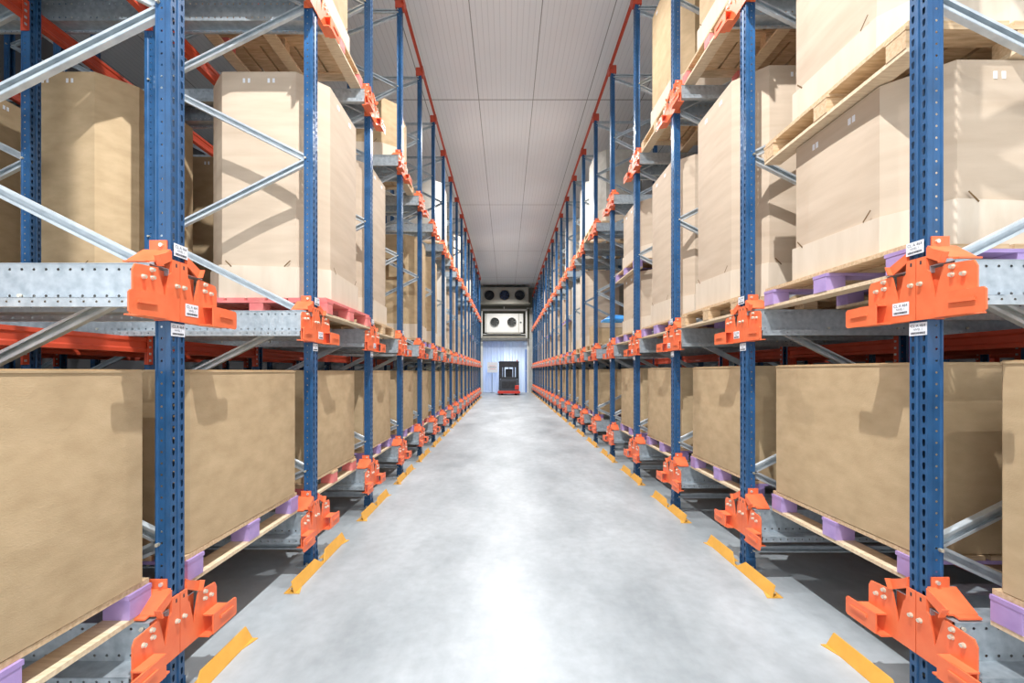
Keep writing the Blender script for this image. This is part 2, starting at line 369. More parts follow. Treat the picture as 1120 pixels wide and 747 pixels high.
def rack_frame(side, k, row):
    loc, rz = place(side, k, depth=row * 2.15)
    t = empty('storage_rack', loc, rz)
    where = '%s %s rack frame from the camera' % (ORD[k], SIDE[side])
    if row == 0: lab = 'blue steel %s, standing at the aisle edge' % where
    else: lab = 'blue steel %s, %s row back' % (where, ('', 'second', 'third')[row])
    tag(t, lab, 'rack frame', ('%s rack frames along the aisle' % SIDE[side]) if row == 0 else '%s rack frames deeper in the rack' % SIDE[side])
    u = obj('upright', ME['upright'], t); obj('foot_plate', ME['foot'], u)
    v = obj('upright', ME['upright'], t, (-1.28, 0, 0), (0, 0, PI)); obj('foot_plate', ME['foot'], v)
    if row == 0: obj('upright_cap', ME['cap'], t, label='orange cap on top of the blue upright')
    for z in FN: obj('brace', ME['up' + side], t, (0, 0, z))
    for z in FN[1:]: obj('brace', ME['dn' + side], t, (0, 0, z))
    obj('brace', ME['top' + side], t, (0, 0, 6.075)); obj('brace', ME['flat' + side], t, (0, 0, 6.56))
    obj('brace', ME['low' + side], t, (0, 0, .72)); obj('brace', ME['flat' + side], t, (0, 0, .14))
    if row == 0:
        far = 1 if side == 'L' else -1
        for i, z0 in enumerate(LV[side]):
            near = k < 3 and i < 2
            br = obj('rail_bracket', ME['bracket0' if near else 'bracket'], t, (0, 0, z0), label='bright orange bolted bracket')
            if near:
                for s in (-1, 1):
                    for (y, z) in ((.022, .155), (.160, .165), (.206, .160), (.163, .197)):
                        obj('bolt', ME['bolt'], br, (0.011, s * y, z))
            if i == 1:
                obj('label_sticker', ME['sticker'], br, (0.0112, far * .075, .105 - .045), label='white label with small dark print')
                obj('label_sticker', ME['sticker'], br, (0.012, far * .003, .315), label='white label with small dark print')
                obj('label_sticker', ME['sticker'], br, (0.001, 0, -.037), label='white label with small dark print')
    return t
def rails(side, k):
    for i, z0 in enumerate(LV[side]):
        for s in (-1, 1):
            loc, rz = place(side, k, z=z0)
            yw = s if side == 'L' else -s           # world side of the frame
            dx = .0 
            o = obj('shuttle_rail', ME['rail+' if s > 0 else 'rail-'], None, loc, (0, 0, rz))
            tag(o, 'galvanised %s rail at the %s side of %s %s frame' % (('bottom', 'middle level', 'top level')[i], 'far' if yw > 0 else 'near', ORD[k], SIDE[side]),
                'rack rail', '%s rack rails, %s level' % (SIDE[side], ('bottom', 'middle', 'top')[i]))
def cross_beam(side, k, lvl, j, dep):
    """orange beam of bay k (between frames k-1 and k)"""
    loc, rz = place(side, k, depth=dep, dy=-PITCH / 2, z=LV[side][lvl] + .030)
    t = empty('rack_crossbar', loc, rz)
    tag(t, 'red-orange crossbar under %s rails, %s %s bay, %s row in' % (('bottom', 'middle', 'top')[lvl], ORD[k], SIDE[side], ('first', 'second', 'third')[j]), 'rack beam',
        'cross beams of the %s rack' % SIDE[side])
    obj('bar_body', ME['beam'], t)
    h = PITCH / 2 - .0458
    obj('end_connector', ME['conn'], t, (0, h, 0)); obj('end_connector', ME['conn'], t, (0, -h, 0), (0, 0, PI))

for side, n in (('L', NL), ('R', NR)):
    for k in range(n):
        rack_frame(side, k, 0); rails(side, k)
        if k <= 8: rack_frame(side, k, 1)
        if k <= 3: rack_frame(side, k, 2)
    for k in range(0, n):
        loc, rz = place(side, k, dy=-PITCH / 2)
        o = obj('tie_bar', ME['tie'], None, loc, (0, 0, rz))
        tag(o, 'thin red tie beam along the top of the %s rack, %s bay from the camera' % (SIDE[side], ORD[k]), 'tie beam', 'tie beams on top of the %s rack' % SIDE[side])
    for k in range(0, 7):
        for lvl in range(3):
            for j, dep in enumerate((1.246, 2.184, 3.396)):
                if (lvl == 0 and j > 0) or (k > 4 and j > 0): continue
                cross_beam(side, k, lvl, j, dep)

# yellow floor guards
def guard_mesh(flip):
    """slanted upstand with a flat foot and cut ends; flip mirrors it along y"""
    b = MB(); L = .47; f = -1 if flip else 1
    P = lambda x, y, z: (x, f * y, z)
    o = [P(.0, -L / 2, .004), P(.0, L / 2, .004), P(-.028, L / 2 - .09, .075), P(-.028, -L / 2 + .015, .075)]
    i = [(p[0] - .007, p[1], p[2]) for p in o]
    b.face(o, 'yellow'); b.face(i[::-1], 'yellow')
    for a in range(4): b.face([o[a], o[(a + 1) % 4], i[(a + 1) % 4], i[a]], 'yellow')
    b.box(-.075, 0, -L / 2, L / 2, 0, .005, 'yellow')
    b.prism([(0, f * -L / 2), (.03, f * -L / 2), (0, f * (-L / 2 + .10))], 'z', 0, .005, 'yellow')
    for y in (-.18, .0, .18): b.cyl((-.05, y, .005), 'z', .009, .008, 'bolt', 6)
    return b.mesh('floor_guard')
ME['ga'] = guard_mesh(False); ME['gb'] = guard_mesh(True)
for side, n in (('L', NL), ('R', NR)):
    for k in range(n):
        for j, dy in enumerate((-.235, .245)):
            loc, rz = place(side, k, depth=-.065, dy=dy)
            if side == 'R': loc = (loc[0] + .005, loc[1], loc[2])
            o = obj('floor_guard', ME['ga' if (j == 0) == (side == 'L') else 'gb'], None, loc, (0, 0, rz))
            tag(o, 'yellow steel floor guard, %s half, before the foot of the %s %s frame' % (('nearer', 'farther')[j], ORD[k], SIDE[side]), 'floor guard', 'yellow guards along the %s rack' % SIDE[side])

# ------------------------------------------------------------------ pallets
PW = 1.15
def pallet_parts(paint, near=True):
    """local: centre origin, z 0..0.144; x depth, y along the aisle"""
    h = PW / 2; base = 'wood'
    parts = []
    b = MB()
    n = 7; w = PW / n
    for i in range(n): b.box(-h + i * w + .012, -h + (i + 1) * w - .012, -h, h, .122, .144, 'pink' if paint == 'pink' else base)     # boards along y
    parts.append(('top_deck', b.mesh('top_deck'), (0, 0, 0)))
    for y in (-h + .06, 0, h - .06):
        b = MB(); b.box(-h, h, y - .06, y + .06, .104, .1215, base if paint in ('wood', 'pinkblock') else paint); parts.append(('stringer_board', b.mesh('stringer_board'), (0, 0, 0)))
    for x in (-h + .06, 0, h - .06):
        b = MB(); b.box(x - .055, x + .055, -h, h, 0, .0195, 'wood_pale'); parts.append(('bottom_board', b.mesh('bottom_board'), (0, 0, 0)))
    b = MB(); b.prism([(-.055, .020), (.055, .020), (.055, .1035), (-.055, .1035)], 'y', -.055, .055, paint); blk = b.mesh('block')
    b = MB(); b.box(-.055, .055, -.045, .045, .020, .1035, base); blkw = b.mesh('block')
    for x in (-h + .057, 0, h - .057):
        for y in (-h + .057, 0, h - .057):
            pt = blk if (abs(y) > .1 or abs(x) > .1) else blkw
            parts.append(('block', pt, (x, y, 0)))
    return parts
def pallet_single(paint):
    b = MB(); h = PW / 2; w = PW / 7
    for i in range(7): b.box(-h + i * w + .012, -h + (i + 1) * w - .012, -h, h, .122, .144, 'wood')
    for y in (-h + .06, 0, h - .06): b.box(-h, h, y - .06, y + .06, .104, .122, 'wood')
    for x in (-h + .06, 0, h - .06): b.box(x - .055, x + .055, -h, h, 0, .02, 'wood_pale')
    for x in (-h + .057, 0, h - .057):
        for y in (-h + .057, 0, h - .057): b.box(x - .055, x + .055, y - .055, y + .055, .02, .104, paint)
    return b.mesh('pallet')
M['pinkblock'] = M['pink']
PAL = {p: pallet_parts(p) for p in ('purple', 'pink', 'wood', 'pinkblock')}
PALS = {p: pallet_single(p) for p in ('purple', 'pink', 'wood', 'pinkblock')}
PNAME = {'pinkblock': 'wooden pallet with red painted blocks', 'purple': 'wooden pallet with purple painted blocks', 'pink': 'wooden pallet with pink-red painted blocks', 'wood': 'plain wooden pallet'}
def pallet(side, loc, rz, paint, label, near):
    if near:
        t = empty('pallet', loc, rz)
        for nme, me, l in PAL[paint]: obj(nme, me, t, l)
    else: t = obj('pallet', PALS[paint], None, loc, (0, 0, rz))
    tag(t, label, 'pallet', 'pallets in the %s rack' % SIDE[side]); return t

# ------------------------------------------------------------------ bins
def outline(hx, hy, c, cy=None):
    cy = cy or c
    return [(-hx + c, -hy), (hx - c, -hy), (hx, -hy + cy), (hx, hy - cy), (hx - c, hy), (-hx + c, hy), (-hx, hy - cy), (-hx, -hy + cy)]
def bin_mesh(hx, hy, c, z0, z1, m, seed, bulge=.012, name='bin_body', bev=.012, rim=True, layers=7):
    r = random.Random(seed); b = MB()
    pts = outline(hx, hy, c)
    # subdivide outline so the walls can bow a little
    o = []
    for i in range(8):
        p, q = pts[i], pts[(i + 1) % 8]; l = math.dist(p, q); n = max(2, int(l / .12))
        for j in range(n): o.append((p[0] + (q[0] - p[0]) * j / n, p[1] + (q[1] - p[1]) * j / n, math.sin(PI * j / n) * (l / max(hx, hy))))
    rows = []
    ph = r.uniform(0, 6)
    for a in range(layers + 1):
        t = a / layers; z = z0 + (z1 - z0) * t; bw = math.sin(PI * t) * bulge
        rows.append([b.bm.verts.new((x * (1 + bw * e * (1 + .5 * math.sin(ph + 3 * t + e))), y * (1 + bw * e), z)) for x, y, e in o])
    n = len(o); k = b.mi(m)
    for a in range(layers):
        for i in range(n):
            f = b.bm.faces.new((rows[a][i], rows[a][(i + 1) % n], rows[a + 1][(i + 1) % n], rows[a + 1][i])); f.material_index = k
    # closed flaps on top, slightly sunk
    s = .985; top = [b.bm.verts.new((v.co.x * s, v.co.y * s, z1 + .004)) for v in rows[-1]]
    for i in range(n): b.bm.faces.new((rows[-1][i], rows[-1][(i + 1) % n], top[(i + 1) % n], top[i])).material_index = k
    b.bm.faces.new(top).material_index = k
    b.bm.faces.new(rows[0][::-1]).material_index = k
    me = b.mesh(name, recalc=True)
    return me
def tray_mesh(hx, hy, c, h, m='kraft_tray'):
    """open sleeve around the foot of the bin, corner tabs folded over the chamfers, slots cut in the rim"""
    b = MB(); e = .016; k = b.mi(m)
    pts = outline(hx + e, hy + e, c); inn = outline(hx + .001, hy + .001, c)
    n = 8
    hz = [h] * n
    lo = [b.bm.verts.new((p[0], p[1], .0)) for p in pts]
    hi = [b.bm.verts.new((p[0], p[1], h - (.02 if i % 2 else 0))) for i, p in enumerate(pts)]
    hin = [b.bm.verts.new((p[0], p[1], h - (.02 if i % 2 else 0))) for i, p in enumerate(inn)]
    for i in range(n):
        j = (i + 1) % n
        b.bm.faces.new((lo[i], lo[j], hi[j], hi[i])).material_index = k
        b.bm.faces.new((hi[i], hi[j], hin[j], hin[i])).material_index = k
    # slanted dark slots by the corners
    for i in range(0, 8):
        p = Vector((*pts[i], 0)); q = Vector((*pts[(i + 1) % 8], 0)); d = (q - p).normalized(); nrm = Vector((d.y, -d.x, 0))
        if (q - p).length < .4: continue
        for a, sgn in ((.05, 1), ((q - p).length - .05, -1)):
            c0 = p + d * a + nrm * .001
            b.face([c0 + Vector((0, 0, h + .03)), c0 + d * sgn * .05 + Vector((0, 0, h - .02)), c0 + d * sgn * .056 + Vector((0, 0, h - .012)), c0 + d * sgn * .006 + Vector((0, 0, h + .036))], 'brown_ink')
    return b.mesh('base_tray')
def flap_marks(hx, hy):
    b = MB()
    for y in (-.16, -.13, .13, .16): b.box(hx + .001, hx + .004, y - .009, y + .009, 0, .035, 'label')
    for x in (-.12, -.08, .08, .12): b.box(x - .009, x + .009, -hy - .004, -hy - .001, 0, .035, 'label'); b.box(x - .009, x + .009, hy + .001, hy + .004, 0, .035, 'label')
    return b.mesh('staples')
OX, OY, OC = .50, .53, .20
CACHE = {}
def octabin(side, loc, rz, h, m, label, group, seed, near, hx=OX, hy=OY, tray='kraft_tray'):
    v = seed % 3
    key = (h, m, v, hx, hy)
    if key not in CACHE: CACHE[key] = (bin_mesh(hx, hy, OC, .002, h, m, v, .018), tray_mesh(hx, hy, OC, .27 if h > 1.2 else .22, tray), flap_marks(hx, hy))
    me = CACHE[key]
    t = empty('octagonal_bin', loc, rz)
    obj('bin_body', me[0], t); obj('base_tray', me[1], t)
    if near: obj('staples', me[2], t, (0, 0, h - .09))
    tag(t, label, 'bin', group); return t
def lowbox(side, loc, rz, h, label, seed, near, w=1.13):
    v = seed % 4; key = ('low', h, v, w)
    if key not in CACHE:
        b = MB(); hx = hy = w / 2
        e = .012; cr = .07                # lid: thin rim and two closing flaps with a seam
        p = outline(hx + .004, hy + .004, .03); k = b.mi('kraft')
        b.prism(p, 'z', h - .002, h + .006, 'kraft')
        b.box(-hx + .02, -.002, -hy + .01, hy - .01, h + .006, h + .011, 'kraft'); b.box(.002, hx - .02, -hy + .01, hy - .01, h + .006, h + .011, 'kraft')
        CACHE[key] = (bin_mesh(hx, hy, .03, .002, h - .002, 'kraft', v, .014, layers=8), b.mesh('lid_flaps'))
    me = CACHE[key]
    t = empty('cardboard_box', loc, rz); obj('box_body', me[0], t); obj('lid_flaps', me[1], t)
    tag(t, label, 'box', 'brown boxes on the bottom level of the %s rack' % SIDE[side]); return t

def bay_loc(side, k, front, z, dy=0.0):
    """world centre of a load PW deep whose aisle face is `front` metres from the rack's aisle face"""
    dep = front + PW / 2
    (x, y, _), rz = place(side, k, depth=dep, dy=-PITCH / 2 + dy)
    return (x, y, z), rz
RW = ('front', 'second', 'third')
def load(side, k, lvl, kind, paint='purple', front=.08, row=0, dy=0.0, tone='kraft_pale_lit', yaw=0.0, note=''):
    near = k <= 4
    z = LV[side][lvl] + RAILTOP + .001
    loc, rz = bay_loc(side, k, front, z, dy)
    wh = '%s %s bay' % (ORD[k], SIDE[side]) + ('' if row == 0 else ', %s row back' % RW[row])
    lv = ('bottom', 'middle', 'top')[lvl]
    pallet(side, loc, rz, paint, '%s, %s level, %s' % (PNAME[paint], lv, wh), near)
    seed = k * 7 + lvl * 3 + row
    top = (loc[0], loc[1], loc[2] + .1455)
    CN = {'kraft': 'brown', 'kraft_pale_lit': 'pale', 'white_board': 'whitish', 'wrap': 'grey film-wrapped'}[tone]
    grp = 'octagonal bins in the %s rack' % SIDE[side]
    if kind == 'box':
        lowbox(side, top, rz + yaw, .885, 'large brown cardboard box, bottom level, %s' % wh, seed, near)
    elif kind == 'tall':
        octabin(side, top, rz + yaw, 1.84 if lvl == 1 else 1.5, tone, 'tall %s octagonal cardboard bin, %s level, %s%s' % (CN, lv, wh, note), grp, seed, near)
    elif kind == 'low':
        octabin(side, top, rz + yaw, .88, tone, 'low %s octagonal cardboard bin, %s level, %s%s' % (CN, lv, wh, note), grp, seed, near)
    elif kind == 'stack':
        octabin(side, top, rz + yaw, .88, tone, 'lower %s octagonal bin of the stack, %s level, %s' % (CN, lv, wh), grp, seed, near)
        z2 = top[2] + .888
        pallet(side, (loc[0], loc[1], z2), rz, 'wood' if k < 4 else 'purple', 'wooden pallet between two stacked bins, %s level, %s' % (lv, wh), near)
        octabin(side, (loc[0], loc[1], z2 + .1455), rz - yaw, 1.02 if k < 2 else .88, tone, 'upper %s octagonal bin of the stack, %s level, %s' % (CN, lv, wh), grp, seed + 1, near)
    return top, rz

# bottom level
for k in range(NL):
    load('L', k, 0, 'box', 'purple' if k % 3 != 2 else 'pinkblock', front={0: .06, 1: .06, 2: .10, 3: .10}.get(k, .09), dy={0: .08, 1: .0, 2: -.05}.get(k, random.uniform(-.05, .02)), yaw=random.uniform(-.01, .01))
for k in range(NR):
    if k == 5: continue
    load('R', k, 0, 'box', 'purple', front=.115 if k < 3 else random.uniform(.09, .13), dy={0: -.03, 1: -.02}.get(k, random.uniform(-.06, .0)), yaw=random.uniform(-.01, .01))
for side in 'LR':
    for k in (0, 1, 2, 3): load(side, k, 0, 'box', 'purple', front=1.36, row=1)
load('R', 5, 0, 'box', 'purple', front=1.36, row=1)
# middle level, left
D = -.075    # bins overhang the rail ends towards the aisle
load('L', 2, 1, 'tall', 'pink', front=-.0 + D + .04)
load('L', 2, 1, 'tall', 'wood', front=1.60, row=1, tone='kraft')
load('L', 2, 1, 'tall', 'wood', front=2.95, row=2, tone='kraft')
load('L', 1, 1, 'tall', 'wood', front=3.6, row=2, tone='kraft')
load('L', 3, 1, 'tall', 'wood', front=.06, tone='kraft_pale_lit')
load('L', 3, 1, 'tall', 'wood', front=1.45, row=1, tone='kraft')
load('L', 5, 1, 'tall', 'purple', front=.05, tone='kraft')
load('L', 5, 1, 'tall', 'purple', front=1.35, row=1, tone='kraft')
load('L', 6, 1, 'tall', 'purple', front=.05, tone='kraft')
load('L', 7, 1, 'tall', 'wood', front=.03, tone='white_board')
load('L', 9, 1, 'tall', 'purple', front=.05); load('L', 10, 1, 'low', 'purple', front=.05)
load('L', 12, 1, 'tall', 'wood', front=.05); load('L', 13, 1, 'stack', 'purple', front=.05); load('L', 15, 1, 'low', 'purple', front=.05)
# middle level, right
load('R', 1, 1, 'stack', 'purple', front=.06, dy=-.02, yaw=.01)
load('R', 1, 1, 'stack', 'purple', front=1.36, row=1)
load('R', 2, 1, 'tall', 'wood', front=D + .06 + .04, dy=-.02)
load('R', 2, 1, 'tall', 'wood', front=1.36, row=1, tone='kraft')
load('R', 3, 1, 'tall', 'purple', front=.05)
load('R', 4, 1, 'stack', 'purple', front=.05)
load('R', 4, 1, 'tall', 'purple', front=1.36, row=1, tone='kraft')
load('R', 7, 1, 'tall', 'wood', front=.05); load('R', 8, 1, 'tall', 'purple', front=.05, tone='white_board')
load('R', 9, 1, 'stack', 'purple', front=.05); load('R', 10, 1, 'tall', 'wood', front=.05)
load('R', 12, 1, 'tall', 'purple', front=.05); load('R', 13, 1, 'stack', 'wood', front=.05); load('R', 15, 1, 'tall', 'purple', front=.05)
load('R', 16, 1, 'low', 'purple', front=.05); load('R', 18, 1, 'tall', 'purple', front=.05)
# top level
load('L', 2, 2, 'tall', 'pinkblock', front=.06, dy=.03, tone='kraft')
load('L', 1, 2, 'tall', 'wood', front=1.0, row=1, tone='kraft')
load('L', 4, 2, 'low', 'wood', front=.10, tone='kraft'); load('L', 7, 2, 'tall', 'wood', front=.02, tone='white_board')
load('L', 10, 2, 'tall', 'wood', front=.05); load('L', 13, 2, 'low', 'wood', front=.05)
load('R', 2, 2, 'tall', 'pinkblock', front=.06, dy=.03, tone='kraft'); load('R', 3, 2, 'tall', 'wood', front=.05, tone='kraft')
load('R', 6, 2, 'tall', 'wood', front=.02, tone='wrap'); load('R', 7, 2, 'tall', 'wood', front=.05, tone='white_board')
load('R', 9, 2, 'tall', 'wood', front=.05, tone='white_board'); load('R', 12, 2, 'tall', 'wood', front=.05); load('R', 15, 2, 'low', 'wood', front=.05)

# small open carton with a blue bag on it, sixth bay right
z = LV['R'][1] + RAILTOP + .001
loc, rz = bay_loc('R', 6, .05, z)
pallet('R', loc, rz, 'wood', 'plain wooden pallet under the carton with the blue bag, middle level', False)
b = MB(); hx = .5; hh = .42
b.prism(outline(.5, .5, .02), 'z', 0, hh, 'kraft')
b.box(-.5, .5, -.512, -.502, hh - .10, hh, 'kraft_pale_lit'); b.box(-.5, .5, .502, .512, hh - .10, hh, 'kraft_pale_lit')
o = obj('cardboard_box', b.mesh('cardboard_box'), None, (loc[0], loc[1], z + .1455), (0, 0, rz))
tag(o, 'small low brown carton carrying a blue bag, seventh right bay', 'box')
b = MB(); r = random.Random(4)
for i in range(9):
    for j in range(7): pass
bm = bmesh.new(); bmesh.ops.create_icosphere(bm, subdivisions=3, radius=1)
for v in bm.verts:
    q = v.co; k_ = 1 + .12 * math.sin(5 * q.x + 2) * math.sin(4 * q.y + 1) + .06 * math.sin(9 * q.z)
    v.co = Vector((q.x * .34 * k_, q.y * .42 * k_, max(q.z * .15 * k_, -.06)))
me = bpy.data.meshes.new('plastic_bag'); bm.to_mesh(me); bm.free(); me.materials.append(M['blue_bag'])
for p in me.polygons: p.use_smooth = True
o = obj('plastic_bag', me, None, (loc[0], loc[1], z + .1455 + hh + .061)); tag(o, 'bright blue plastic bag lying on the low carton in the right rack', 'bag')
# plastic liner bulging out of the upper bin at the far right edge
loc, rz = bay_loc('R', 1, 0.06, 0)
bm = bmesh.new(); bmesh.ops.create_grid(bm, x_segments=40, y_segments=14, size=.5)
for v in bm.verts:
    u, w = v.co.x * 2, v.co.y * 2
    bul = .05 * math.cos(u * 1.2) * (1 - w * w) + .012 * math.sin(23 * u + 5 * w) * (1 - abs(w)) + .008 * math.sin(41 * u - 9 * w)
    v.co = Vector((u * .34, -OY - .018 - max(0, bul), .55 + w * .24 + .02 * math.sin(4 * u)))
me = bpy.data.meshes.new('liner'); bm.to_mesh(me); bm.free(); me.materials.append(M['liner'])
for p in me.polygons: p.use_smooth = True
# ink mark on the brown bin of the sixth left bay
o_b = [o for o in bpy.data.objects if o.get('label', '').startswith('tall brown octagonal cardboard bin, middle level, sixth left bay') and 'row back' not in o['label']][0]
b = MB(); b.add_mesh(text_mesh('D', .55), Matrix(((1, 0, 0, 0), (0, 0, -1, 0), (0, 1, 0, 0), (0, 0, 0, 1))), 'brown_ink')
obj('printed_mark', b.mesh('printed_mark'), o_b, (-.08 + .2, -OY * 1.03 - .004, 1.2), label='large dark brown letter printed on the side')
o_u = [o for o in bpy.data.objects if o.get('label', '') == 'upper pale octagonal bin of the stack, middle level, second right bay'][0]
l = obj('plastic_liner', me, o_u, (0, 0, 0), (0, 0, PI), label='milky plastic liner bulging over the side')

# ------------------------------------------------------------------ room shell
XL, XR, YB = -WL - 6.6, WR + 6.6, -4.5
def slab(name, x0, x1, y0, y1, z0, z1, m):
    b = MB(); b.box(x0, x1, y0, y1, z0, z1, m); return wall(name, b.mesh(name))
slab('floor', XL - .2, XR + .2, YB - .2, END + 4.2, -.2, 0, 'floor')
slab('ceiling', XL - .2, XR + .2, YB - .2, END + .2, CEIL, CEIL + .15, 'ceiling')
slab('wall_left', XL - .2, XL, YB, END, 0, CEIL, 'sidewall')
slab('wall_right', XR, XR + .2, YB, END, 0, CEIL, 'sidewall')
DX0, DX1, DZ = -1.66, 1.44, 3.62      # door opening
b = MB()
b.box(XL - .2, DX0, END, END + .2, 0, CEIL, 'endwall'); b.box(DX1, XR + .2, END, END + .2, 0, CEIL, 'endwall'); b.box(DX0, DX1, END, END + .2, DZ, CEIL, 'endwall')
wall('wall_end', b.mesh('wall_end'))
b = MB()
b.box(DX0 - 1.0, -.2, END + 4.0, END + 4.2, 0, 4.0, 'blue_wall'); b.box(-.2, DX1 + 1.0, END + 4.0, END + 4.2, 0, 4.0, 'white_steel'); b.box(DX0 - 1.2, DX0 - 1.0, END + .2, END + 4.2, 0, 4.0, 'blue_wall')
b.box(DX1 + 1.0, DX1 + 1.2, END + .2, END + 4.2, 0, 4.0, 'white_steel'); b.box(DX0 - 1.2, DX1 + 1.2, END + .2, END + 4.2, 4.0, 4.15, 'white_steel')
wall('wall_lobby', b.mesh('wall_lobby'))
b = MB(); t = .13
b.box(DX0 - t, DX0, END - .06, END, 0, DZ + t, 'white_steel'); b.box(DX1, DX1 + t, END - .06, END, 0, DZ + t, 'white_steel'); b.box(DX0, DX1, END - .06, END, DZ, DZ + .17, 'white_steel')
o = wall('trim_1', b.mesh('trim_1'))

# strip curtain in the end doorway
t = empty('strip_curtain', ((DX0 + DX1) / 2, END + .02, 0))
tag(t, 'pale blue plastic strip curtain hanging in the doorway at the end of the aisle', 'curtain')
W = DX1 - DX0
b = MB(); b.box(-W / 2, W / 2, .02, .06, DZ - .06, DZ - .001, 'galv'); obj('hanging_rail', b.mesh('hanging_rail'), t)
ns = 15; sw = W / ns * 1.25; r = random.Random(11)
for i in range(ns):
    xc = -W / 2 + W / ns * (i + .5); bm = bmesh.new(); nv = 24; nu = 6; sway = r.uniform(-.03, .03); ph = r.uniform(0, 6)
    g = [[bm.verts.new((xc + (u / nu - .5) * sw * (1 if 0 < i < ns - 1 else .8) + sway * (1 - v / nv),
                        (.02 if i % 2 else -.02) + .07 * math.cos((u / nu - .5) * 2.4) * (.3 + .7 * (1 - v / nv)) + .01 * math.sin(ph + 5 * v / nv), .03 + (DZ - .07) * v / nv)) for u in range(nu + 1)] for v in range(nv + 1)]
    for v in range(nv):
        for u in range(nu): bm.faces.new((g[v][u], g[v][u + 1], g[v + 1][u + 1], g[v + 1][u]))
    me = bpy.data.meshes.new('strip'); bm.to_mesh(me); bm.free(); me.materials.append(M['strip'])
    for p in me.polygons: p.use_smooth = True
    obj('strip', me, t)
# notice hanging before the curtain
b = MB(); b.box(-.36, .36, -.01, .01, -.36, .36, 'label')
for z_, w_ in ((.10, .20), (.0, .26), (-.10, .18)):
    x = -w_
    while x < w_: b.box(x, x + .045, -.013, -.0105, z_ - .02, z_ + .02, 'ink' if z_ == 0 else 'pink'); x += .07
o = obj('notice_board', b.mesh('notice_board'), None, (-.98, END - .25, 1.75)); tag(o, 'square white notice with a dark line of print beside the lift truck', 'sign')
# stand of the notice
b = MB(); b.cyl((0, 0, 0), 'z', .02, 1.40, 'galv', 10); b.cyl((0, 0, 0), 'z', .16, .02, 'dark_grey', 20)
obj('sign_post', b.mesh('sign_post'), o, (0, .03, -1.75))

# ------------------------------------------------------------------ air coolers
def fan_unit(t, cx, cz, r, y, mblade, mring):
    b = MB(); n = 28
    for i in range(n):
        a0, a1 = 2 * PI * i / n, 2 * PI * (i + 1) / n
        for (ra, ya), (rb, yb) in (((r * 1.12, -.0), (r * 1.06, -.06)), ((r * 1.06, -.06), (r, -.02)), ((r, -.02), (r, .12))):
            b.face([(ra * math.cos(a0), ya, ra * math.sin(a0)), (ra * math.cos(a1), ya, ra * math.sin(a1)), (rb * math.cos(a1), yb, rb * math.sin(a1)), (rb * math.cos(a0), yb, rb * math.sin(a0))], mring)
    ring = obj('fan', b.mesh('fan'), t, (cx, y, cz))
    b = MB()
    for i in range(7):
        a = 2 * PI * i / 7
        P = lambda rr, aa, yy: (rr * math.cos(aa), yy, rr * math.sin(aa))
        b.face([P(.07, a, .02), P(r * .95, a - .1, .0), P(r * .95, a + .55, .09), P(.07, a + .6, .07)], mblade)
    b.cyl((0, -.01, 0), 'y', .085, .08, mblade, 16)
    obj('blades', b.mesh('blades'), ring)
    b = MB()
    for q in (.3, .5, .7, .9):
        for i in range(n):
            a0, a1 = 2 * PI * i / n, 2 * PI * (i + 1) / n
            b.bar((q * r * math.cos(a0), -.05, q * r * math.sin(a0)), (q * r * math.cos(a1), -.05, q * r * math.sin(a1)), .008, .008, 'black', up=(0, 1, 0))
    for a in (0, PI / 3, 2 * PI / 3): b.bar((-r * math.cos(a), -.045, -r * math.sin(a)), (r * math.cos(a), -.045, r * math.sin(a)), .012, .012, 'black', up=(0, 1, 0))
    obj('guard', b.mesh('guard'), ring)
t = empty('air_cooler', (-.13, 30.2, 6.0)); tag(t, 'long grey air cooler with three dark fans hung under the ceiling', 'air cooler')
def holed_front(b, x0, x1, z0, z1, fans, y, m):
    """front sheet with round openings, one square cell per fan"""
    xs = [x0]
    for i, (cx, cz, r) in enumerate(fans):
        l = cx - r * 1.3; rr = cx + r * 1.3
        b.face([(xs[-1], y, z0), (l, y, z0), (l, y, z1), (xs[-1], y, z1)], m)
        n = 32; k = b.mi(m); c = [(rr, z1), (l, z1), (l, z0), (rr, z0)]
        arc = [(cx + r * math.cos(2 * PI * (q + .5 - n / 8 + n / 8) / n), cz + r * math.sin(2 * PI * (q + .5) / n)) for q in range(n)]
        arc = [(cx + r * math.cos(PI / 4 + 2 * PI * q / n), cz + r * math.sin(PI / 4 + 2 * PI * q / n)) for q in range(n)]
        for j in range(4):
            seg = [arc[(j * 8 + s_) % n] for s_ in range(9)]
            b.face([(c[j][0], y, c[j][1])] + [(p[0], y, p[1]) for p in seg] + [(c[(j + 1) % 4][0], y, c[(j + 1) % 4][1])], m)
        xs.append(rr)
    b.face([(xs[-1], y, z0), (x1, y, z0), (x1, y, z1), (xs[-1], y, z1)], m)
b = MB(); F = [(-1.02, .58, .33), (0, .58, .33), (1.02, .58, .33)]
holed_front(b, -1.64, 1.64, .06, 1.12, F, 0, 'cream_steel')
b.box(-1.64, 1.64, .78, .80, .06, 1.12, 'fan_dark'); b.box(-1.64, -1.61, .0, .8, .06, 1.12, 'cream_steel'); b.box(1.61, 1.64, .0, .8, .06, 1.12, 'cream_steel')
b.box(-1.64, 1.64, 0, .8, 1.10, 1.12, 'cream_steel'); b.box(-1.64, 1.64, 0, .8, .06, .08, 'cream_steel')
obj('casing', b.mesh('casing'), t)
b = MB(); b.box(-1.70, 1.70, -.06, .86, 0, .055, 'cream_steel'); b.box(-1.55, -1.50, -.02, .02, .2, 1.0, 'galv'); obj('drip_tray', b.mesh('drip_tray'), t)
b = MB()
for x in (-1.5, 1.5): b.cyl((x, .4, 1.12), 'z', .02, CEIL - 6.0 - 1.121, 'galv', 8)
obj('hanger', b.mesh('hanger'), t)
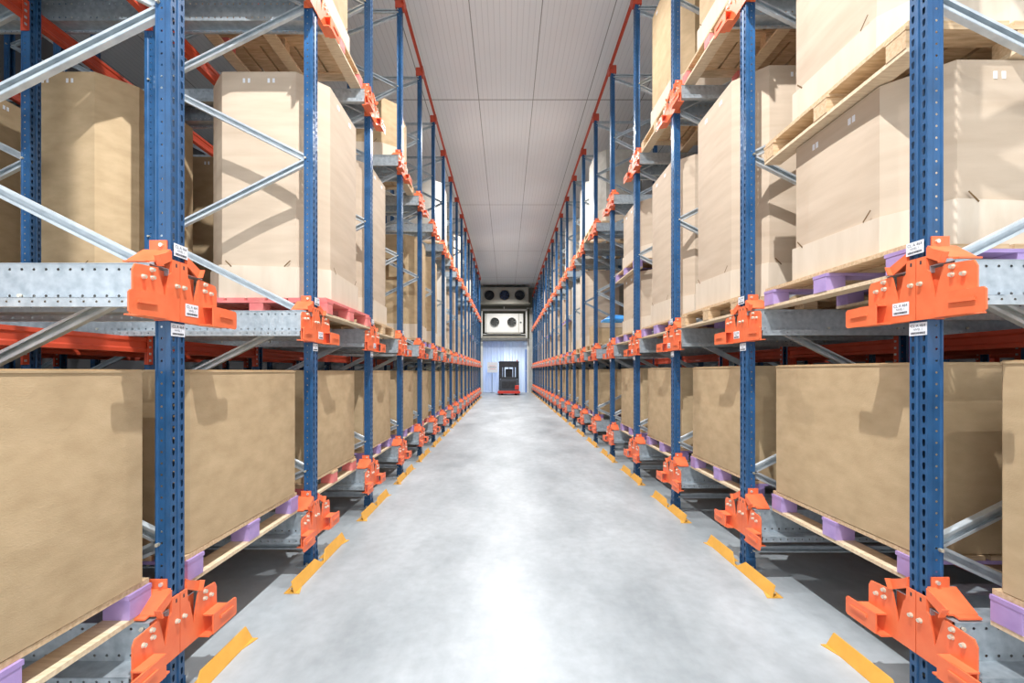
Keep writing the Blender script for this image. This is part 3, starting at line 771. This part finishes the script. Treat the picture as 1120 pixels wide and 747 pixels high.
for i, (cx, cz, r) in enumerate(F): fan_unit(t, cx, cz, r, 0, 'fan_blue' if i == 1 else 'fan_dark', 'cream_steel')
t = empty('air_cooler', (-.17, 30.9, 4.0)); tag(t, 'white air cooler with two round fans in a frame above the doorway', 'air cooler')
b = MB(); F = [(-.64, .84, .30), (.53, .84, .30)]
holed_front(b, -1.34, 1.34, .12, 1.45, F, 0, 'white_steel')
b.box(-1.34, 1.34, .5, .52, .12, 1.45, 'fan_grey'); b.box(-1.34, -1.31, 0, .5, .12, 1.45, 'white_steel'); b.box(1.31, 1.34, 0, .5, .12, 1.45, 'white_steel')
b.box(-1.34, 1.34, 0, .5, 1.43, 1.45, 'white_steel'); b.box(-1.34, 1.34, 0, .5, .12, .14, 'white_steel')
b.box(-1.24, -1.20, -.02, 0, .14, 1.43, 'cream_steel'); b.box(.98, 1.02, -.02, 0, .14, 1.43, 'cream_steel')
b.box(1.08, 1.2, -.03, 0, .78, .88, 'fan_grey')
obj('casing', b.mesh('casing'), t)
b = MB(); b.box(-1.15, 1.15, -.05, .5, .04, .11, 'cream_steel'); obj('drip_tray', b.mesh('drip_tray'), t)
for cx, cz, r in F: fan_unit(t, cx, cz, r, 0, 'fan_grey', 'white_steel')
b = MB(); y0 = -.03
b.box(-1.52, 1.52, .05, .12, 1.62, 1.76, 'white_steel'); b.box(-1.56, -1.48, .05, .12, -.25, 1.76, 'white_steel'); b.box(1.48, 1.58, .05, .12, -.25, 1.76, 'white_steel')
b.box(-1.52, 1.52, .05, .12, -.22, -.12, 'cream_steel'); b.box(-.03, .03, .05, .10, 1.76, 1.92, 'white_steel')
for x in (-1.52, 1.52): b.box(x - .03, x + .03, .12, .60, 1.64, 1.70, 'white_steel'); b.box(x - .03, x + .03, .12, .60, -.20, -.14, 'white_steel')
b.box(-1.52, 1.52, .05, .55, .0, .035, 'white_steel')
obj('support_frame', b.mesh('support_frame'), t)
# pipes beside the door
b = MB()
for x in (1.66, 1.78): b.cyl((x, END - .12, 0), 'z', .045, 5.9, 'white_steel', 12)
b.bar((1.40, END - .12, 5.86), (1.80, END - .12, 5.86), .06, .06, 'white_steel')
for z_ in (.8, 2.2, 3.6, 5.0): b.box(1.60, 1.84, END - .08, END - .001, z_ - .03, z_ + .03, 'galv')
tag(obj('refrigerant_pipes', b.mesh('refrigerant_pipes')), 'pair of white upright pipes beside the doorway on the right', 'pipes')
b = MB(); b.box(-.05, .05, -.05, 0, 0, 3.0, 'blue_wall'); b.cyl((0, -.05, 1.5), (0, -1, 0), .02, .03, 'bolt')
o = obj('door_post_guard', b.mesh('door_post_guard'), None, (DX1 - .09, END - .061, 0)); tag(o, 'narrow blue guard post at the right edge of the doorway', 'post')

# ------------------------------------------------------------------ reach truck
t = empty('reach_truck', (.15, 28.3, 0)); tag(t, 'dark reach truck with red base parked before the strip curtain', 'lift truck')
def part(name, b, bevel=0, parent=None, loc=(0, 0, 0), **kw):
    o = obj(name, b.mesh(name), parent or t, loc, **kw)
    if bevel:
        md = o.modifiers.new('b', 'BEVEL'); md.width = bevel; md.segments = 2; md.limit_method = 'ANGLE'
    return o
b = MB(); b.prism([(-.68, .10), (.68, .10), (.70, .20), (.64, .27), (-.64, .27), (-.70, .20)], 'y', -.55, .9, 'truck_red'); part('chassis', b, .02)
b = MB(); b.prism([(-.60, .271), (.60, .271), (.60, .86), (.50, 1.0), (-.50, 1.0), (-.60, .86)], 'y', -.50, .15, 'dark_grey'); b.box(-.45, .45, -.52, -.50, .42, .86, 'black'); part('battery_hood', b, .03)
b = MB(); b.box(.36, .62, -.53, .1, .34, .62, 'truck_red'); part('step_panel', b, .03, label='red side panel')
for x in (-.60, .60):
    for y in (-.42, .62):
        b = MB(); b.bar((x, y, .34), (x * .97, y * .9, 2.02), .07, .07, 'black', up=(0, 1, 0)); part('guard_post', b)
b = MB(); b.box(-.64, .64, -.46, .64, 2.02, 2.08, 'black')
for i in range(6): b.box(-.58, .58, -.40 + i * .18, -.34 + i * .18, 2.08, 2.10, 'black')
part('overhead_guard', b)
b = MB(); b.box(-.60, .60, -.44, -.40, 1.72, 2.02, 'black'); b.box(-.60, -.40, -.44, -.40, 1.0, 1.73, 'black'); b.box(.42, .60, -.44, -.40, 1.0, 1.73, 'black'); b.box(-.41, .43, -.44, -.40, 1.0, 1.12, 'black'); part('rear_frame', b, .01)
b = MB(); b.box(-.22, .22, -.1, .35, 1.0, 1.10, 'black'); b.prism([(-.1, 1.08), (.02, 1.08), (-.02, 1.62), (-.12, 1.62)], 'x', -.22, .22, 'black'); part('seat', b, .03)
b = MB(); b.box(-.05, .05, .36, .5, .9, 1.25, 'dark_grey'); b.cyl((0, .34, 1.26), (0, -.5, 1), .15, .03, 'black', 20); part('steering_wheel', b)
for x in (-.34, .34):
    b = MB(); b.box(x - .05, x + .05, .95, 1.10, .06, 2.0, 'black'); b.box(x - .02 - (.05 if x > 0 else -.05), x + .02 - (.05 if x > 0 else -.05), .98, 1.06, .1, 2.0, 'galv'); part('mast_rail', b)
b = MB(); b.box(-.34, .34, .98, 1.05, 1.9, 2.0, 'black'); b.box(-.34, .34, .98, 1.05, .5, .6, 'black'); b.cyl((0, 1.02, .1), 'z', .04, 1.8, 'galv', 12); part('lift_cylinder', b)
for x in (-.22, .22):
    b = MB(); b.box(x - .05, x + .05, 1.12, 2.2, .10, .14, 'black'); b.box(x - .05, x + .05, 1.10, 1.14, .10, .7, 'black'); part('fork', b)
for x in (-.60, .60):
    b = MB(); b.box(x - .08, x + .08, .9, 2.0, .08, .26, 'truck_red'); part('outrigger', b, .02)
    b = MB(); b.cyl((x - .05, 1.8, .13), 'x', .13, .10, 'black', 20); part('wheel', b)
for x in (-.5, .36):
    b = MB(); b.cyl((x, -.25, .17), 'x', .17, .14, 'black', 24); part('wheel', b)
b = MB(); b.cyl((.5, -.3, 2.10), 'z', .04, .08, 'orange', 12); part('beacon', b)

# ------------------------------------------------------------------ lights
def spot(name, loc, energy, size=0.15, angle=150, color=(1, .97, .93), aim=None, blend=.6):
    l = bpy.data.lights.new(name, 'SPOT'); l.energy = energy; l.shadow_soft_size = size; l.spot_size = math.radians(angle); l.spot_blend = blend; l.color = color
    o = bpy.data.objects.new(name, l); COL.objects.link(o); o.location = loc
    d = Vector(aim) - Vector(loc) if aim else Vector((0, 0, -1))
    o.rotation_euler = d.to_track_quat('-Z', 'Y').to_euler(); return o
KEY = 1150
for y, e in ((-3.6, .35), (.9, 1.45), (5.7, .5)): spot('lamp_or_fill', (.0, y, 6.9), KEY * e, .035, color=(.98, .985, 1))
for y in (10.6, 15.2, 19.8, 24.4): spot('lamp_or_fill', (.0, y, 7.0), KEY * .9, .0, color=(.98, .985, 1))  # added sizeless spots that light the far aisle; no fixtures hang there
spot('lamp_or_fill', (0, 28.0, 7.0), KEY * .75, .0)  # added fill spot, brightens the coolers at the end wall
spot('lamp_or_fill', (0, END + 2.2, 3.8), 700, .3, color=(.9, .95, 1))
w = bpy.data.worlds.new('world'); S.world = w; w.use_nodes = True
w.node_tree.nodes['Background'].inputs[0].default_value = (.9, .95, 1, 1); w.node_tree.nodes['Background'].inputs[1].default_value = 2.2

# ------------------------------------------------------------------ camera
cam = bpy.data.cameras.new('camera'); co = bpy.data.objects.new('camera', cam); COL.objects.link(co)
co.location = (0, 0, H); co.rotation_euler = (PI / 2, 0, 0)
cam.sensor_width = 36; cam.lens = 493 / 1120 * 36
cam.shift_x = 6 / 1120; cam.shift_y = 32.5 / 1120; cam.clip_start = .05; cam.clip_end = 200
S.camera = co
S.view_settings.view_transform = 'Standard'; S.view_settings.look = 'None'; S.view_settings.exposure = 0.1; S.view_settings.gamma = 1; S.view_settings.use_curve_mapping = False
